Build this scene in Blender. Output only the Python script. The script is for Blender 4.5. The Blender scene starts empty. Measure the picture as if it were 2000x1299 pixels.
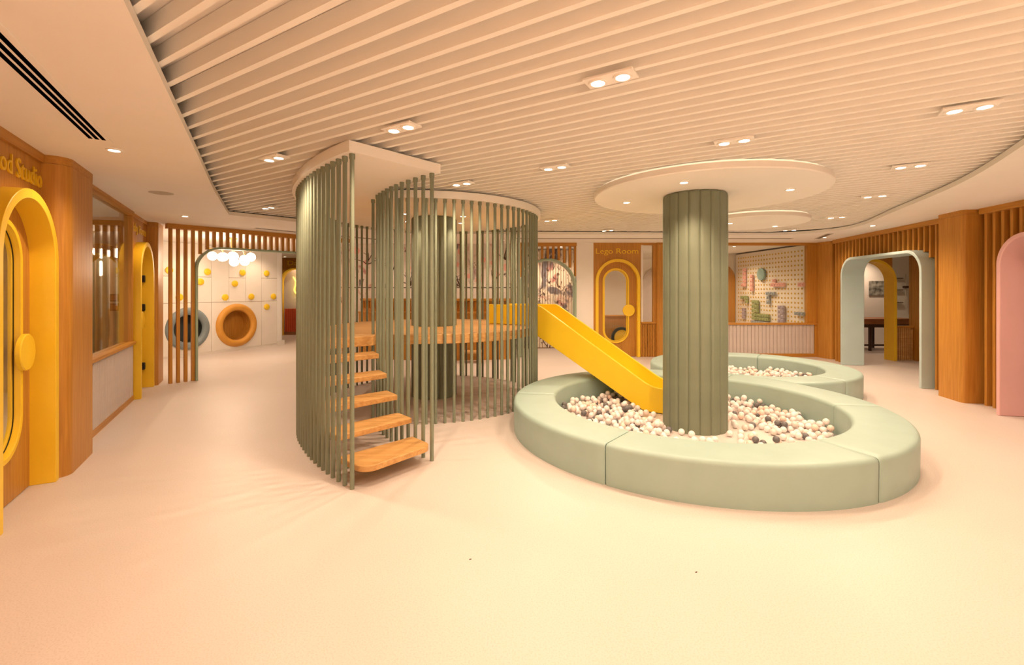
import bpy, bmesh, math, random
from mathutils import Vector, Matrix
random.seed(7)
S = bpy.context.scene
COL = S.collection
PI = math.pi

# ------------------------------------------------------------------ camera, world, exposure
cam_d = bpy.data.cameras.new('camera'); cam = bpy.data.objects.new('camera', cam_d); COL.objects.link(cam)
cam_d.sensor_width = 36; cam_d.lens = 16.2; cam_d.shift_y = -0.04125; cam_d.clip_start = 0.02
cam.location = (0, 0, 1.5); cam.rotation_euler = (PI/2, 0, 0)
S.camera = cam
W = bpy.data.worlds.new('world'); S.world = W; W.use_nodes = True
W.node_tree.nodes['Background'].inputs[0].default_value = (1, .8, .6, 1)
W.node_tree.nodes['Background'].inputs[1].default_value = 0.15
vs = S.view_settings
vs.view_transform = 'Standard'; vs.look = 'None'; vs.exposure = 1.04; vs.gamma = 1; vs.use_curve_mapping = False
LIGHT = (1.0, .715, .48)
TWIN_W = 41; DOWN_W = 21
cy = S.cycles; cy.max_bounces = 5; cy.diffuse_bounces = 4; cy.adaptive_threshold = .04; cy.light_sampling_threshold = .03; cy.glossy_bounces = 3; cy.transparent_max_bounces = 8; cy.caustics_reflective = False; cy.caustics_refractive = False

CEIL = 2.57          # flat ceiling border
SLATZ = 2.632        # underside of the ceiling slats

# ------------------------------------------------------------------ materials
def newmat(name):
    m = bpy.data.materials.new(name); m.use_nodes = True
    n = m.node_tree.nodes; l = m.node_tree.links
    return m, n, l, n['Principled BSDF']
def plain(name, col, rough=.5, var=.06, scale=6, bump=0, bscale=80, spec=.5):
    m, n, l, p = newmat(name)
    tc = n.new('ShaderNodeTexCoord'); no = n.new('ShaderNodeTexNoise'); no.inputs['Scale'].default_value = scale
    no.inputs['Detail'].default_value = 3
    l.new(tc.outputs['Object'], no.inputs['Vector'])
    r = n.new('ShaderNodeValToRGB')
    r.color_ramp.elements[0].position = .3; r.color_ramp.elements[1].position = .7
    r.color_ramp.elements[0].color = tuple(c*(1-var) for c in col)+(1,)
    r.color_ramp.elements[1].color = tuple(min(1, c*(1+var)) for c in col)+(1,)
    l.new(no.outputs['Fac'], r.inputs['Fac']); l.new(r.outputs['Color'], p.inputs['Base Color'])
    p.inputs['Roughness'].default_value = rough; p.inputs['Specular IOR Level'].default_value = spec
    if bump:
        nb = n.new('ShaderNodeTexNoise'); nb.inputs['Scale'].default_value = bscale
        l.new(tc.outputs['Object'], nb.inputs['Vector'])
        b = n.new('ShaderNodeBump'); b.inputs['Strength'].default_value = bump; b.inputs['Distance'].default_value = .004
        l.new(nb.outputs['Fac'], b.inputs['Height']); l.new(b.outputs['Normal'], p.inputs['Normal'])
    return m
def wood(name, c0, c1, grain=(28, 28, 1.1), rough=.42, spec=.4):
    m, n, l, p = newmat(name)
    tc = n.new('ShaderNodeTexCoord'); mp = n.new('ShaderNodeMapping'); mp.inputs['Scale'].default_value = grain
    no = n.new('ShaderNodeTexNoise'); no.inputs['Scale'].default_value = 1.6; no.inputs['Detail'].default_value = 6; no.inputs['Distortion'].default_value = .7
    l.new(tc.outputs['Object'], mp.inputs['Vector']); l.new(mp.outputs['Vector'], no.inputs['Vector'])
    r = n.new('ShaderNodeValToRGB'); r.color_ramp.elements[0].position = .3; r.color_ramp.elements[1].position = .72
    r.color_ramp.elements[0].color = c0+(1,); r.color_ramp.elements[1].color = c1+(1,)
    l.new(no.outputs['Fac'], r.inputs['Fac']); l.new(r.outputs['Color'], p.inputs['Base Color'])
    p.inputs['Roughness'].default_value = rough; p.inputs['Specular IOR Level'].default_value = spec
    b = n.new('ShaderNodeBump'); b.inputs['Strength'].default_value = .08; b.inputs['Distance'].default_value = .002
    l.new(no.outputs['Fac'], b.inputs['Height']); l.new(b.outputs['Normal'], p.inputs['Normal'])
    return m
def emit(name, col, s):
    m, n, l, p = newmat(name)
    p.inputs['Base Color'].default_value = (.9, .9, .9, 1)
    m.cycles.emission_sampling = 'NONE'
    p.inputs['Emission Color'].default_value = col+(1,); p.inputs['Emission Strength'].default_value = s
    return m
def floor_mat():
    m, n, l, p = newmat('floor_vinyl')
    tc = n.new('ShaderNodeTexCoord')
    v = n.new('ShaderNodeTexNoise'); v.inputs['Scale'].default_value = 130; v.inputs['Detail'].default_value = 4
    w = n.new('ShaderNodeTexNoise'); w.inputs['Scale'].default_value = .8; w.inputs['Detail'].default_value = 3
    vo = n.new('ShaderNodeTexVoronoi'); vo.inputs['Scale'].default_value = 55
    for t in (v, w, vo): l.new(tc.outputs['Object'], t.inputs['Vector'])
    r = n.new('ShaderNodeValToRGB'); r.color_ramp.elements[0].position = .34; r.color_ramp.elements[1].position = .52
    r.color_ramp.elements[0].color = (.62, .55, .515, 1); r.color_ramp.elements[1].color = (.70, .63, .60, 1)
    l.new(v.outputs['Fac'], r.inputs['Fac'])
    r2 = n.new('ShaderNodeValToRGB'); r2.color_ramp.elements[0].position = .04; r2.color_ramp.elements[1].position = .09
    r2.color_ramp.elements[0].color = (.90, .90, .90, 1); r2.color_ramp.elements[1].color = (1, 1, 1, 1)
    l.new(vo.outputs['Distance'], r2.inputs['Fac'])
    r3 = n.new('ShaderNodeValToRGB'); r3.color_ramp.elements[0].position = .3; r3.color_ramp.elements[1].position = .7
    r3.color_ramp.elements[0].color = (.95, .94, .92, 1); r3.color_ramp.elements[1].color = (1, 1, 1, 1)
    l.new(w.outputs['Fac'], r3.inputs['Fac'])
    cur = r.outputs['Color']
    for x in (r2, r3):
        mx = n.new('ShaderNodeMix'); mx.data_type = 'RGBA'; mx.blend_type = 'MULTIPLY'; mx.inputs[0].default_value = 1
        l.new(cur, mx.inputs[6]); l.new(x.outputs['Color'], mx.inputs[7]); cur = mx.outputs[2]
    l.new(cur, p.inputs['Base Color'])
    p.inputs['Roughness'].default_value = .42; p.inputs['Specular IOR Level'].default_value = .35
    return m
def glass_mat(name, tint=(.93, .95, .93), ior=1.45):
    m = bpy.data.materials.new(name); m.use_nodes = True; n = m.node_tree.nodes; l = m.node_tree.links
    for x in list(n): n.remove(x)
    o = n.new('ShaderNodeOutputMaterial'); t = n.new('ShaderNodeBsdfTransparent'); g = n.new('ShaderNodeBsdfGlossy')
    lw = n.new('ShaderNodeLayerWeight'); lw.inputs['Blend'].default_value = .5
    p5 = n.new('ShaderNodeMath'); p5.operation = 'POWER'; p5.inputs[1].default_value = 5
    ma = n.new('ShaderNodeMath'); ma.operation = 'MULTIPLY_ADD'; ma.inputs[1].default_value = .95; ma.inputs[2].default_value = .035
    mx = n.new('ShaderNodeMixShader'); t.inputs['Color'].default_value = tint+(1,); g.inputs['Roughness'].default_value = .02
    l.new(lw.outputs['Facing'], p5.inputs[0]); l.new(p5.outputs[0], ma.inputs[0]); l.new(ma.outputs[0], mx.inputs[0])
    l.new(t.outputs[0], mx.inputs[1]); l.new(g.outputs[0], mx.inputs[2]); l.new(mx.outputs[0], o.inputs[0])
    return m
def mural_mat(name, base, dense):
    m, n, l, p = newmat(name)
    g = n.new('ShaderNodeNewGeometry')
    cur = None
    def layer(cur, scale, det, lo, hi, col, dist=0, stretch=(1, 1, 1), off=0):
        mp = n.new('ShaderNodeMapping'); mp.inputs['Scale'].default_value = stretch; mp.inputs['Location'].default_value = (off, off*.7, off*1.3)
        no = n.new('ShaderNodeTexNoise'); no.inputs['Scale'].default_value = scale; no.inputs['Detail'].default_value = det; no.inputs['Distortion'].default_value = dist
        l.new(g.outputs['Position'], mp.inputs['Vector']); l.new(mp.outputs['Vector'], no.inputs['Vector'])
        r = n.new('ShaderNodeValToRGB'); r.color_ramp.elements[0].position = lo; r.color_ramp.elements[1].position = hi
        r.color_ramp.elements[0].color = (0, 0, 0, 1); r.color_ramp.elements[1].color = (1, 1, 1, 1)
        l.new(no.outputs['Fac'], r.inputs['Fac'])
        mx = n.new('ShaderNodeMix'); mx.data_type = 'RGBA'
        l.new(r.outputs['Color'], mx.inputs[0]); 
        if cur is None: mx.inputs[6].default_value = base+(1,)
        else: l.new(cur, mx.inputs[6])
        mx.inputs[7].default_value = col+(1,)
        return mx.outputs[2]
    k = -.005 if dense else .05
    cur = layer(None, 2.2, 3, .56+k, .66+k, (.52, .20, .19), 1.2, (1, 1, .8), 3)
    cur = layer(cur, 1.7, 4, .55+k, .62+k, (.20, .18, .20), 1.6, (1, 1, .7), 11)
    cur = layer(cur, 6, 3, .60+k, .66+k, (.10, .06, .05), 2.5, (1, 1, .5), 23)
    l.new(cur, p.inputs['Base Color']); p.inputs['Roughness'].default_value = .7
    return m

M = dict(
    wood=wood('teak_veneer', (.45, .195, .028), (.60, .29, .05)),
    woodh=wood('teak_veneer_horizontal', (.45, .195, .028), (.60, .29, .05), (1.1, 28, 28)),
    oak=wood('oiled_oak', (.52, .27, .085), (.70, .42, .16), (1.6, 22, 22), .38),
    white=plain('white_paint', (.93, .90, .86), .75, .015, 2, spec=.2),
    slat=plain('white_slat_paint', (.94, .915, .87), .7, .02, 2, spec=.2),
    cream=plain('cream_panel', (.86, .81, .74), .6, .03, 2),
    floor=floor_mat(),
    yellow=plain('yellow_lacquer', (.93, .62, .03), .38, .02, 3),
    slidey=plain('yellow_moulded_plastic', (.93, .645, .028), .33, .02, 3),
    sage=plain('sage_vinyl', (.36, .495, .455), .45, .03, 5, .05, 200),
    olive=plain('olive_sage_powder_coat', (.22, .255, .185), .42, .03, 8),
    pad=plain('olive_padded_vinyl', (.19, .22, .155), .5, .05, 5, .05, 220),
    portal=plain('pale_sage_lacquer', (.50, .64, .65), .45, .02, 4),
    portalg=plain('sage_lacquer', (.34, .45, .34), .45, .02, 4),
    pink=plain('pink_lacquer', (.78, .47, .48), .5, .02, 3),
    beige=plain('beige_upholstery', (.61, .54, .51), .75, .05, 9),
    black=plain('black_metal', (.012, .012, .012), .35, .1),
    void=plain('black_slot_void', (.002, .002, .002), 1, .1, spec=0),
    dark=plain('dark_void', (.02, .016, .012), .8, .1),
    brown=plain('brown_leather', (.30, .12, .04), .5, .1),
    darkwood=plain('dark_brown_timber', (.06, .03, .018), .5, .1),
    red=plain('red_upholstery', (.62, .10, .03), .6, .06),
    bluegrey=plain('blue_grey_vinyl', (.22, .27, .29), .5, .05),
    bluedark=plain('dark_blue_grey_lining', (.05, .06, .06), .7, .05),
    orange=plain('ochre_vinyl', (.66, .31, .045), .5, .04),
    brass=plain('brass', (.6, .4, .14), .3, .05),
    grey=plain('pale_grey_grille', (.52, .47, .40), .6, .03),
    stripe=plain('pale_green_curtain', (.46, .47, .32), .8, .08),
    stripe2=plain('beige_curtain', (.62, .52, .38), .8, .08),
    lens=emit('lamp_lens', (1, .86, .66), 9),
    cove=emit('warm_light_strip', (1, .73, .46), .4),
    globe=emit('opal_globe', (1, .83, .62), 4.5),
    neon=emit('yellow_neon', (1, .66, .05), .9),
    glass=glass_mat('window_glass'),
    mural=mural_mat('floral_wallpaper', (.80, .74, .68), False),
    muralb=mural_mat('dense_floral_print', (.86, .76, .62), True),
    bwhite=plain('white_ball_plastic', (.88, .81, .80), .35, .03),
    bpeach=plain('peach_ball_plastic', (.88, .67, .58), .35, .03),
    bgrey=plain('grey_ball_plastic', (.15, .145, .15), .35, .05),
    bpearl=plain('pearl_ball_plastic', (.72, .68, .63), .25, .04),
    peg=plain('yellow_peg', (.70, .45, .06), .5, .05),
    tpink=plain('pink_toy_plastic', (.85, .48, .43), .4, .05),
    tblue=plain('blue_toy_plastic', (.38, .43, .48), .4, .05),
    tgreen=plain('green_toy_plastic', (.38, .44, .22), .4, .05),
    tteal=plain('teal_toy_plastic', (.30, .46, .44), .4, .05),
    tviolet=plain('violet_toy_plastic', (.48, .42, .50), .4, .05),
    photo=plain('photo_print', (.25, .25, .22), .5, .95, 9),
)

# ------------------------------------------------------------------ mesh helpers
class MB:
    def __init__(s): s.v = []; s.f = []; s.m = []
    def add(s, v, f, mi=0):
        o = len(s.v); s.v += [tuple(x) for x in v]; s.f += [tuple(i+o for i in q) for q in f]; s.m += [mi]*len(f); return s
    def box(s, x0, x1, y0, y1, z0, z1, mi=0):
        return s.add([(x0,y0,z0),(x1,y0,z0),(x1,y1,z0),(x0,y1,z0),(x0,y0,z1),(x1,y0,z1),(x1,y1,z1),(x0,y1,z1)],
                     [(0,3,2,1),(4,5,6,7),(0,1,5,4),(1,2,6,5),(2,3,7,6),(3,0,4,7)], mi)
    def prism_xz(s, P, y0, y1):                      # polygon in x,z extruded along y
        n = len(P); v = [(x,y0,z) for x,z in P]+[(x,y1,z) for x,z in P]
        return s.add(v, [tuple(range(n)), tuple(range(2*n-1, n-1, -1))]+[((i+1)%n, i, i+n, (i+1)%n+n) for i in range(n)])
    def prism_xy(s, P, z0, z1):
        n = len(P); v = [(x,y,z0) for x,y in P]+[(x,y,z1) for x,y in P]
        return s.add(v, [tuple(range(n-1,-1,-1)), tuple(range(n, 2*n))]+[(i, (i+1)%n, (i+1)%n+n, i+n) for i in range(n)])
    def band_xz(s, A, B, y0, y1, closed=False):      # ribbon between two outlines (outer A, inner B), extruded along y
        n = len(A); v = []
        for (ax, az), (bx, bz) in zip(A, B): v += [(ax,y0,az),(bx,y0,bz),(bx,y1,bz),(ax,y1,az)]
        f = []
        for i in range(n if closed else n-1):
            a = 4*i; b = 4*((i+1)%n)
            f += [(a,b,b+1,a+1),(a+1,b+1,b+2,a+2),(a+2,b+2,b+3,a+3),(a+3,b+3,b,a)]
        if not closed: f += [(0,1,2,3),(4*n-1,4*n-2,4*n-3,4*n-4)]
        return s.add(v, f)
    def lathe(s, prof, n=24, axis='z', c=(0,0,0), mi=0):   # profile of (radius, height)
        v = []; f = []; k = len(prof)
        for i in range(n):
            a = 2*PI*i/n; ca, sa = math.cos(a), math.sin(a)
            for r, h in prof:
                p = (r*ca, r*sa, h) if axis == 'z' else (r*ca, h, r*sa)
                v.append((p[0]+c[0], p[1]+c[1], p[2]+c[2]))
        for i in range(n):
            j = (i+1) % n
            for q in range(k-1): f.append((i*k+q, j*k+q, j*k+q+1, i*k+q+1))
        return s.add(v, f, mi)
    def tube(s, pts, r, n=6):
        v = []; f = []; pts = [Vector(p) for p in pts]
        for i, p in enumerate(pts):
            t = (pts[min(i+1, len(pts)-1)]-pts[max(i-1, 0)]).normalized()
            a = t.cross(Vector((0,1,0) if abs(t.y) < .9 else (1,0,0))).normalized(); b = t.cross(a)
            rr = r[i] if isinstance(r, (list, tuple)) else r
            for k in range(n):
                w = 2*PI*k/n; v.append(p+a*rr*math.cos(w)+b*rr*math.sin(w))
        for i in range(len(pts)-1):
            for k in range(n):
                k2 = (k+1) % n; f.append((i*n+k, i*n+k2, (i+1)*n+k2, (i+1)*n+k))
        f += [tuple(range(n-1,-1,-1)), tuple(range((len(pts)-1)*n, len(pts)*n))]
        return s.add(v, f)
    def mesh(s, name, mats, smooth=0):
        me = bpy.data.meshes.new(name); me.from_pydata(s.v, [], s.f)
        for m in (mats if isinstance(mats, (list, tuple)) else [mats]): me.materials.append(m)
        for p, i in zip(me.polygons, s.m): p.material_index = i
        bm = bmesh.new(); bm.from_mesh(me); bmesh.ops.recalc_face_normals(bm, faces=bm.faces)
        if smooth:
            for fa in bm.faces: fa.smooth = True
            for e in bm.edges:
                if len(e.link_faces) == 2 and e.calc_face_angle(0) > math.radians(smooth): e.smooth = False
        bm.to_mesh(me); bm.free(); return me
    def obj(s, name, mat, parent=None, smooth=0, bevel=0):
        return link(name, s.mesh(name, mat, smooth), parent, bevel)
def link(name, me, parent=None, bevel=0):
    o = bpy.data.objects.new(name, me); COL.objects.link(o)
    if parent is not None: o.parent = parent
    if bevel:
        b = o.modifiers.new('bevel', 'BEVEL'); b.width = bevel; b.segments = 2; b.limit_method = 'ANGLE'; b.angle_limit = math.radians(50)
    return o
def tag(o, label, cat, group=None, kind=None):
    o['label'] = label; o['category'] = cat
    if group: o['group'] = group
    if kind: o['kind'] = kind
    return o
def empty(name, loc=(0,0,0), rz=0):
    o = bpy.data.objects.new(name, None); COL.objects.link(o); o.location = loc; o.rotation_euler = (0,0,rz); o.empty_display_size = .1
    return o
def place(o, loc, rz=0): o.location = loc; o.rotation_euler = (0,0,rz); return o
def box(name, mat, parent, *a, bevel=0): return MB().box(*a).obj(name, mat, parent, 0, bevel)
def arch(cx, w, h, n=32, r=None, z0=0):             # open outline: bottom left, over the top, bottom right
    r = w/2 if r is None else r
    P = [(cx-w/2, z0)]
    for i in range(n//2+1): a = PI-PI/2*i/(n//2); P.append((cx-w/2+r+r*math.cos(a), h-r+r*math.sin(a)))
    for i in range(n//2+1): a = PI/2-PI/2*i/(n//2); P.append((cx+w/2-r+r*math.cos(a), h-r+r*math.sin(a)))
    P.append((cx+w/2, z0)); return P
def stadium(cx, w, z0, z1, n=32):
    r = w/2; P = []
    for i in range(n+1): a = PI-PI*i/n; P.append((cx+r*math.cos(a), z1-r+r*math.sin(a)))
    for i in range(n+1): a = -PI*i/n; P.append((cx+r*math.cos(a), z0+r+r*math.sin(a)))
    return P
def notch_wall(x0, x1, z1, holes):                  # upright wall outline with arched openings that reach the floor
    P = [(x0, 0)]
    for (cx, w, h, r) in holes: P += arch(cx, w, h, 28, r)
    return P+[(x1, 0), (x1, z1), (x0, z1)]
def letters(text, height, mat, parent, depth=.02, width=None):
    # raised lettering in the x,z plane, baseline z=0, centred on x=0, one object for each letter
    def tm(t):
        cu = bpy.data.curves.new('lettering', 'FONT'); cu.body = t; cu.size = 1; cu.extrude = depth/2; cu.resolution_u = 3
        o = bpy.data.objects.new('lettering', cu); COL.objects.link(o)
        bpy.context.view_layer.update()
        me = bpy.data.meshes.new_from_object(o.evaluated_get(bpy.context.evaluated_depsgraph_get()))
        bpy.data.objects.remove(o); bpy.data.curves.remove(cu)
        return me
    cap = max(v.co.y for v in tm('L').vertices); s = height/cap
    full = tm(text); xs = [v.co.x for v in full.vertices]; x0, x1 = min(xs), max(xs)
    sx = s if width is None else width/(x1-x0)
    zs = [1]*0
    for i, ch in enumerate(text):
        if ch == ' ': continue
        pre = tm(text[:i+1]); me = tm(ch)
        off = max(v.co.x for v in pre.vertices)-max(v.co.x for v in me.vertices)
        for v in me.vertices:
            x, y, z = v.co
            v.co = ((x+off-(x0+x1)/2)*sx, -z, y*s)
        me.materials.clear(); me.materials.append(mat)
        link('letter', me, parent)

# ------------------------------------------------------------------ lamp builders
def spot(parent, loc, watts, angle=150, blend=.9, r=.035, d=(0,0,-1)):
    L = bpy.data.lights.new('lamp_light', 'SPOT'); L.energy = watts; L.color = LIGHT; L.spot_size = math.radians(angle); L.spot_blend = blend; L.shadow_soft_size = r
    o = bpy.data.objects.new('lamp_light', L); COL.objects.link(o); o.parent = parent; o.location = loc
    o.rotation_euler = Vector(d).to_track_quat('-Z', 'Y').to_euler()
    return o
_trim = MB().lathe([(.034, .004), (.038, -.004), (.052, -.004), (.052, .004)], 20).mesh('trim_ring', M['white'], 40)
_lens = MB().lathe([(.0001, .001), (.034, .001), (.034, .004), (.0001, .004)], 20).mesh('lens', M['lens'])
def downlight(x, y, z, label, group, watts=None, angle=140):
    e = tag(empty('downlight', (x, y, z-.005)), label, 'downlight', group)
    link('trim_ring', _trim, e); link('lens', _lens, e)
    spot(e, (0, 0, -.03), DOWN_W if watts is None else watts, angle)
    return e
SU = Vector((-.8544, .5196)); SN = Vector((.5196, .8544)); SANG = math.atan2(-.5196, .8544)
_tf = MB().box(-.135, .135, -.062, .062, 0, .014).mesh('frame', M['white'])
_tr = MB().lathe([(.034, -.002), (.037, -.008), (.050, -.008), (.052, 0), (.034, 0)], 20).mesh('trim_ring', M['white'], 40)
_tl = MB().lathe([(.0001, -.004), (.034, -.004), (.034, -.001), (.0001, -.001)], 20).mesh('lens', M['lens'])
def twinlight(x, y, label, watts=None):
    e = tag(empty('twin_downlight', (x, y, SLATZ-.016), SANG), label, 'downlight', 'twin downlights between the ceiling slats')
    link('frame', _tf, e, .003)
    for s in (-1, 1):
        t = link('trim_ring', _tr, e); t.location = (s*.068, 0, 0)
        q = link('lens', _tl, e); q.location = (s*.068, 0, 0)
    spot(e, (0, 0, -.05), TWIN_W if watts is None else watts, 155, .9, .06)

# ================================================================== SETTING
def st(o, label, cat): return tag(o, label, cat, None, 'structure')
st(MB().box(-13, 13, -5, 18, -.1, 0).obj('floor', M['floor']), 'pale beige speckled vinyl floor', 'floor')

# ---- ceiling: flat border with a big free-form opening, slats in the opening
def catmull(P, k=6):
    R = []
    for i in range(len(P)-1):
        p0 = P[max(i-1,0)]; p1 = P[i]; p2 = P[i+1]; p3 = P[min(i+2, len(P)-1)]
        for j in range(k):
            t = j/k
            R.append(tuple(.5*((2*b)+(-a+c)*t+(2*a-5*b+4*c-d)*t*t+(-a+3*b-3*c+d)*t**3) for a,b,c,d in zip(p0,p1,p2,p3)))
    return R+[P[-1]]
opening = [(.25,-1.5), (-1.432,1.698), (-2.50,3.669), (-3.193,4.938), (-4.014,6.533), (-3.355,7.24), (-2.0,8.62), (-1.85,8.73)]
opening += catmull([(4.3,8.95), (5.1,8.92), (5.62,8.62), (5.85,8.15), (5.73,7.5), (5.244,6.378), (4.519,4.675), (3.765,3.388), (2.85,2.05), (1.8,.55), (.9,-.75), (.25,-1.5)], 5)[:-1]
def ceiling_mesh():
    bm = bmesh.new()
    loops = [[(-13,-5),(13,-5),(13,18),(-13,18)], opening]
    es = []
    for L in loops:
        vs_ = [bm.verts.new((x,y,CEIL)) for x,y in L]
        es += [bm.edges.new((vs_[i], vs_[(i+1)%len(vs_)])) for i in range(len(vs_))]
    bmesh.ops.triangle_fill(bm, use_beauty=True, edges=es)
    r = bmesh.ops.extrude_face_region(bm, geom=bm.faces[:])
    for v in r['geom']:
        if isinstance(v, bmesh.types.BMVert): v.co.z += .05
    bmesh.ops.recalc_face_normals(bm, faces=bm.faces)
    me = bpy.data.meshes.new('ceiling'); bm.to_mesh(me); bm.free(); me.materials.append(M['white']); return me
ceil = st(link('ceiling', ceiling_mesh()), 'flat white ceiling border around the slatted field', 'ceiling')
box('recess_panel', M['white'], ceil, -13, 13, -5, 18, 2.72, 2.76)
def clip(q):
    ts = []
    for i in range(len(opening)):
        a = Vector(opening[i]); b = Vector(opening[(i+1)%len(opening)])
        da = a.dot(SN)-q; db = b.dot(SN)-q
        if (da > 0) != (db > 0):
            p = a+(b-a)*(da/(da-db)); ts.append(p.dot(SU))
    return (min(ts)-.12, max(ts)+.12) if len(ts) > 1 else None
slat_me = MB().box(-.5, .5, -.016, .016, 0, .085).mesh('slat', M['slat'])
q = .929-.129*16
while q < 11:
    c = clip(q)
    if c and c[1]-c[0] > .4:
        o = link('slat', slat_me, ceil); m = SU*((c[0]+c[1])/2)+SN*q
        o.location = (m.x, m.y, SLATZ); o.rotation_euler = (0,0,SANG); o.scale = (c[1]-c[0], 1, 1)
    q += .129

# ---- outer shell
st(box('wall_far', M['cream'], None, -13, 13, 17.9, 18, 0, 2.72), 'plain cream wall closing the rooms at the far end', 'wall')
st(box('wall_near_bounce', M['white'], None, -13, 13, -3.4, -3.3, 0, 2.72), 'unseen white wall behind the viewer, placed to bounce fill light', 'wall')  # unseen; set close and white to throw fill light forward
st(box('wall_outer_left', M['cream'], None, -13, -12.9, -5, 18, 0, 2.72), 'plain cream wall far behind the left rooms', 'wall')
st(box('wall_outer_right', M['cream'], None, 12.9, 13, -5, 18, 0, 2.72), 'plain cream wall far behind the right rooms', 'wall')

# ---- arched door unit. local x along the wall, y into the wall (0 = wall face), z up
def door(name, label, loc, rz, proj=.11, rec=.04, hinges=False, wall=True):
    e = st(empty(name, loc, rz), label, 'door')
    w, h = 1.0, 2.205
    o = arch(0, w, h); i = arch(0, w-.13, h-.065)
    MB().band_xz(o, i, -proj, rec+.02).obj('frame', M['yellow'], e, 30, .004)
    # leaf with a tall stadium window
    sw, s0, s1 = .585, .31, 1.995; cx = -.03
    lo = arch(0, w-.13, h-.065, 64)
    sx = cx
    outer = []
    S0 = stadium(sx, sw, s0, s1, 32); n = len(S0)
    # leaf body: ribbon from the stadium opening to the arch outline, matched by direction
    R = w/2-.065; H = h-.065
    for (x, z) in S0:
        cz = min(max(z, s0+sw/2), s1-sw/2); dx, dz = x-sx, z-cz; L = math.hypot(dx, dz); dx /= L; dz /= L
        if dz > 1e-4:                                # towards the arch
            px, pz = sx, H-R
            b = (sx)*dx+(s1-sw/2-(H-R))*dz; c_ = sx*sx+(s1-sw/2-(H-R))**2-R*R
            t = -b+math.sqrt(max(b*b-c_, 0)); outer.append((sx+dx*t, s1-sw/2+dz*t))
        elif dz < -1e-4:
            ts = [(.006-(s0+sw/2))/dz]
            if dx > 1e-6: ts.append((R-sx)/dx)
            if dx < -1e-6: ts.append((-R-sx)/dx)
            t = min(ts); outer.append((sx+dx*t, s0+sw/2+dz*t))
        else:
            outer.append((R if dx > 0 else -R, z))
    leaf = MB().band_xz(outer, S0, rec, rec+.045, True)
    for sgn in (-1, 1):                              # bottom corners
        cand = [p for p in outer if abs(p[1]-.006) < 1e-3]; side = [p for p in outer if abs(p[0]-sgn*R) < 1e-3 and p[1] < 1]
        if cand and side:
            a = max(cand, key=lambda p: sgn*p[0]); b = min(side, key=lambda p: p[1])
            leaf.prism_xz([a, b, (sgn*R, .006)], rec, rec+.045)
    lf = leaf.obj('leaf', M['wood'], e)
    MB().band_xz(stadium(cx, sw+.012, s0-.006, s1+.006), stadium(cx, sw-.062, s0+.031, s1-.031), rec-.018, rec+.022, True).obj('window_ring', M['yellow'], lf, 30, .003)
    MB().band_xz(stadium(cx, sw-.060, s0+.030, s1-.030), stadium(cx, sw-.066, s0+.033, s1-.033), rec+.020, rec+.026, True).obj('gasket', M['black'], lf, 30)
    MB().band_xz(stadium(cx, sw-.062, s0+.031, s1-.031), stadium(cx, sw-.10, s0+.05, s1-.05), rec+.026, rec+.046, True).obj('inner_ring', M['yellow'], lf, 30)
    MB().prism_xz(stadium(cx, sw-.09, s0+.045, s1-.045), rec+.034, rec+.040).obj('pane', M['glass'], lf)
    MB().lathe([(.0001, rec-.05), (.128, rec-.05), (.135, rec-.044), (.135, rec-.02), (.03, rec-.02), (.03, rec+.002)], 36, 'y', (cx+.285, 0, 1.045)).obj('pull_disc', M['yellow'], lf, 40)
    box('pull_handle', M['black'], lf, cx-sw/2+.02, cx-sw/2+.045, rec+.06, rec+.09, 1.28, 1.62, bevel=.005)
    if hinges:
        for z in (.28, 1.18, 1.62): box('hinge', M['black'], e, w/2-.125, w/2-.064, rec-.05, rec, z, z+.11, bevel=.012)
    return e
def sign(text, loc, rz, label, width, mat='yellow', h=.117):
    e = tag(empty('wall_lettering', loc, rz), label, 'lettering')
    letters(text, h, M[mat], e, .010, width)

# ================================================================== LEFT WALL (local x along the wall, y into it)
LA = math.atan2(.8714, -.4905); Ld = Vector((-.4905, .8714)); Ln = Vector((.8714, .4905))
def L(a, o, z=0): p = Ld*a+Ln*o; return (p.x, p.y, z)
FO = -1.45
wl = st(MB().prism_xz(notch_wall(-2.5, 4.98, CEIL, [(4.455, .99, 2.2, None)]), 0, .12).obj('wall_left', M['wood']), 'teak veneer wall with arched door at the left edge', 'wall')
place(wl, L(0, FO), LA)
MB().prism_xz(notch_wall(8.03, 9.12, CEIL, [(8.545, .99, 2.2, None)]), 0, .12).obj('door_panel', M['wood'], wl)
box('cornice', M['woodh'], wl, -2.5, 4.97, -.02, 0, CEIL-.07, CEIL)
box('cornice', M['woodh'], wl, 8.03, 9.1, -.02, 0, CEIL-.05, CEIL)
door('door_1', 'yellow framed arched wooden door nearest the viewer at the left edge', L(4.455, FO), LA)
door('door_2', 'yellow framed arched door with black hinges beyond the left window', L(8.545, FO), LA, hinges=True)
sign('Food Studio', L(4.535, FO+.006, 2.30), LA, 'raised yellow lettering over the nearest arched door at the left', .86, 'yellow', .135)
sign('Baby Room', L(8.545, FO+.006, 2.33), LA, 'raised yellow lettering over the second arched door on the left', .93)
def pillar(name, label, pts, mat='wood', band=True):
    e = tag(empty(name), label, 'pillar')
    MB().prism_xy(pts, 0, CEIL-.065).obj('shaft', M[mat], e, 40)
    c = Vector((sum(p[0] for p in pts)/len(pts), sum(p[1] for p in pts)/len(pts)))
    MB().prism_xy([tuple(c+(Vector(p)-c)*1.006) for p in pts], CEIL-.063, CEIL).obj('top_band', M['woodh'], e, 40)
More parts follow.
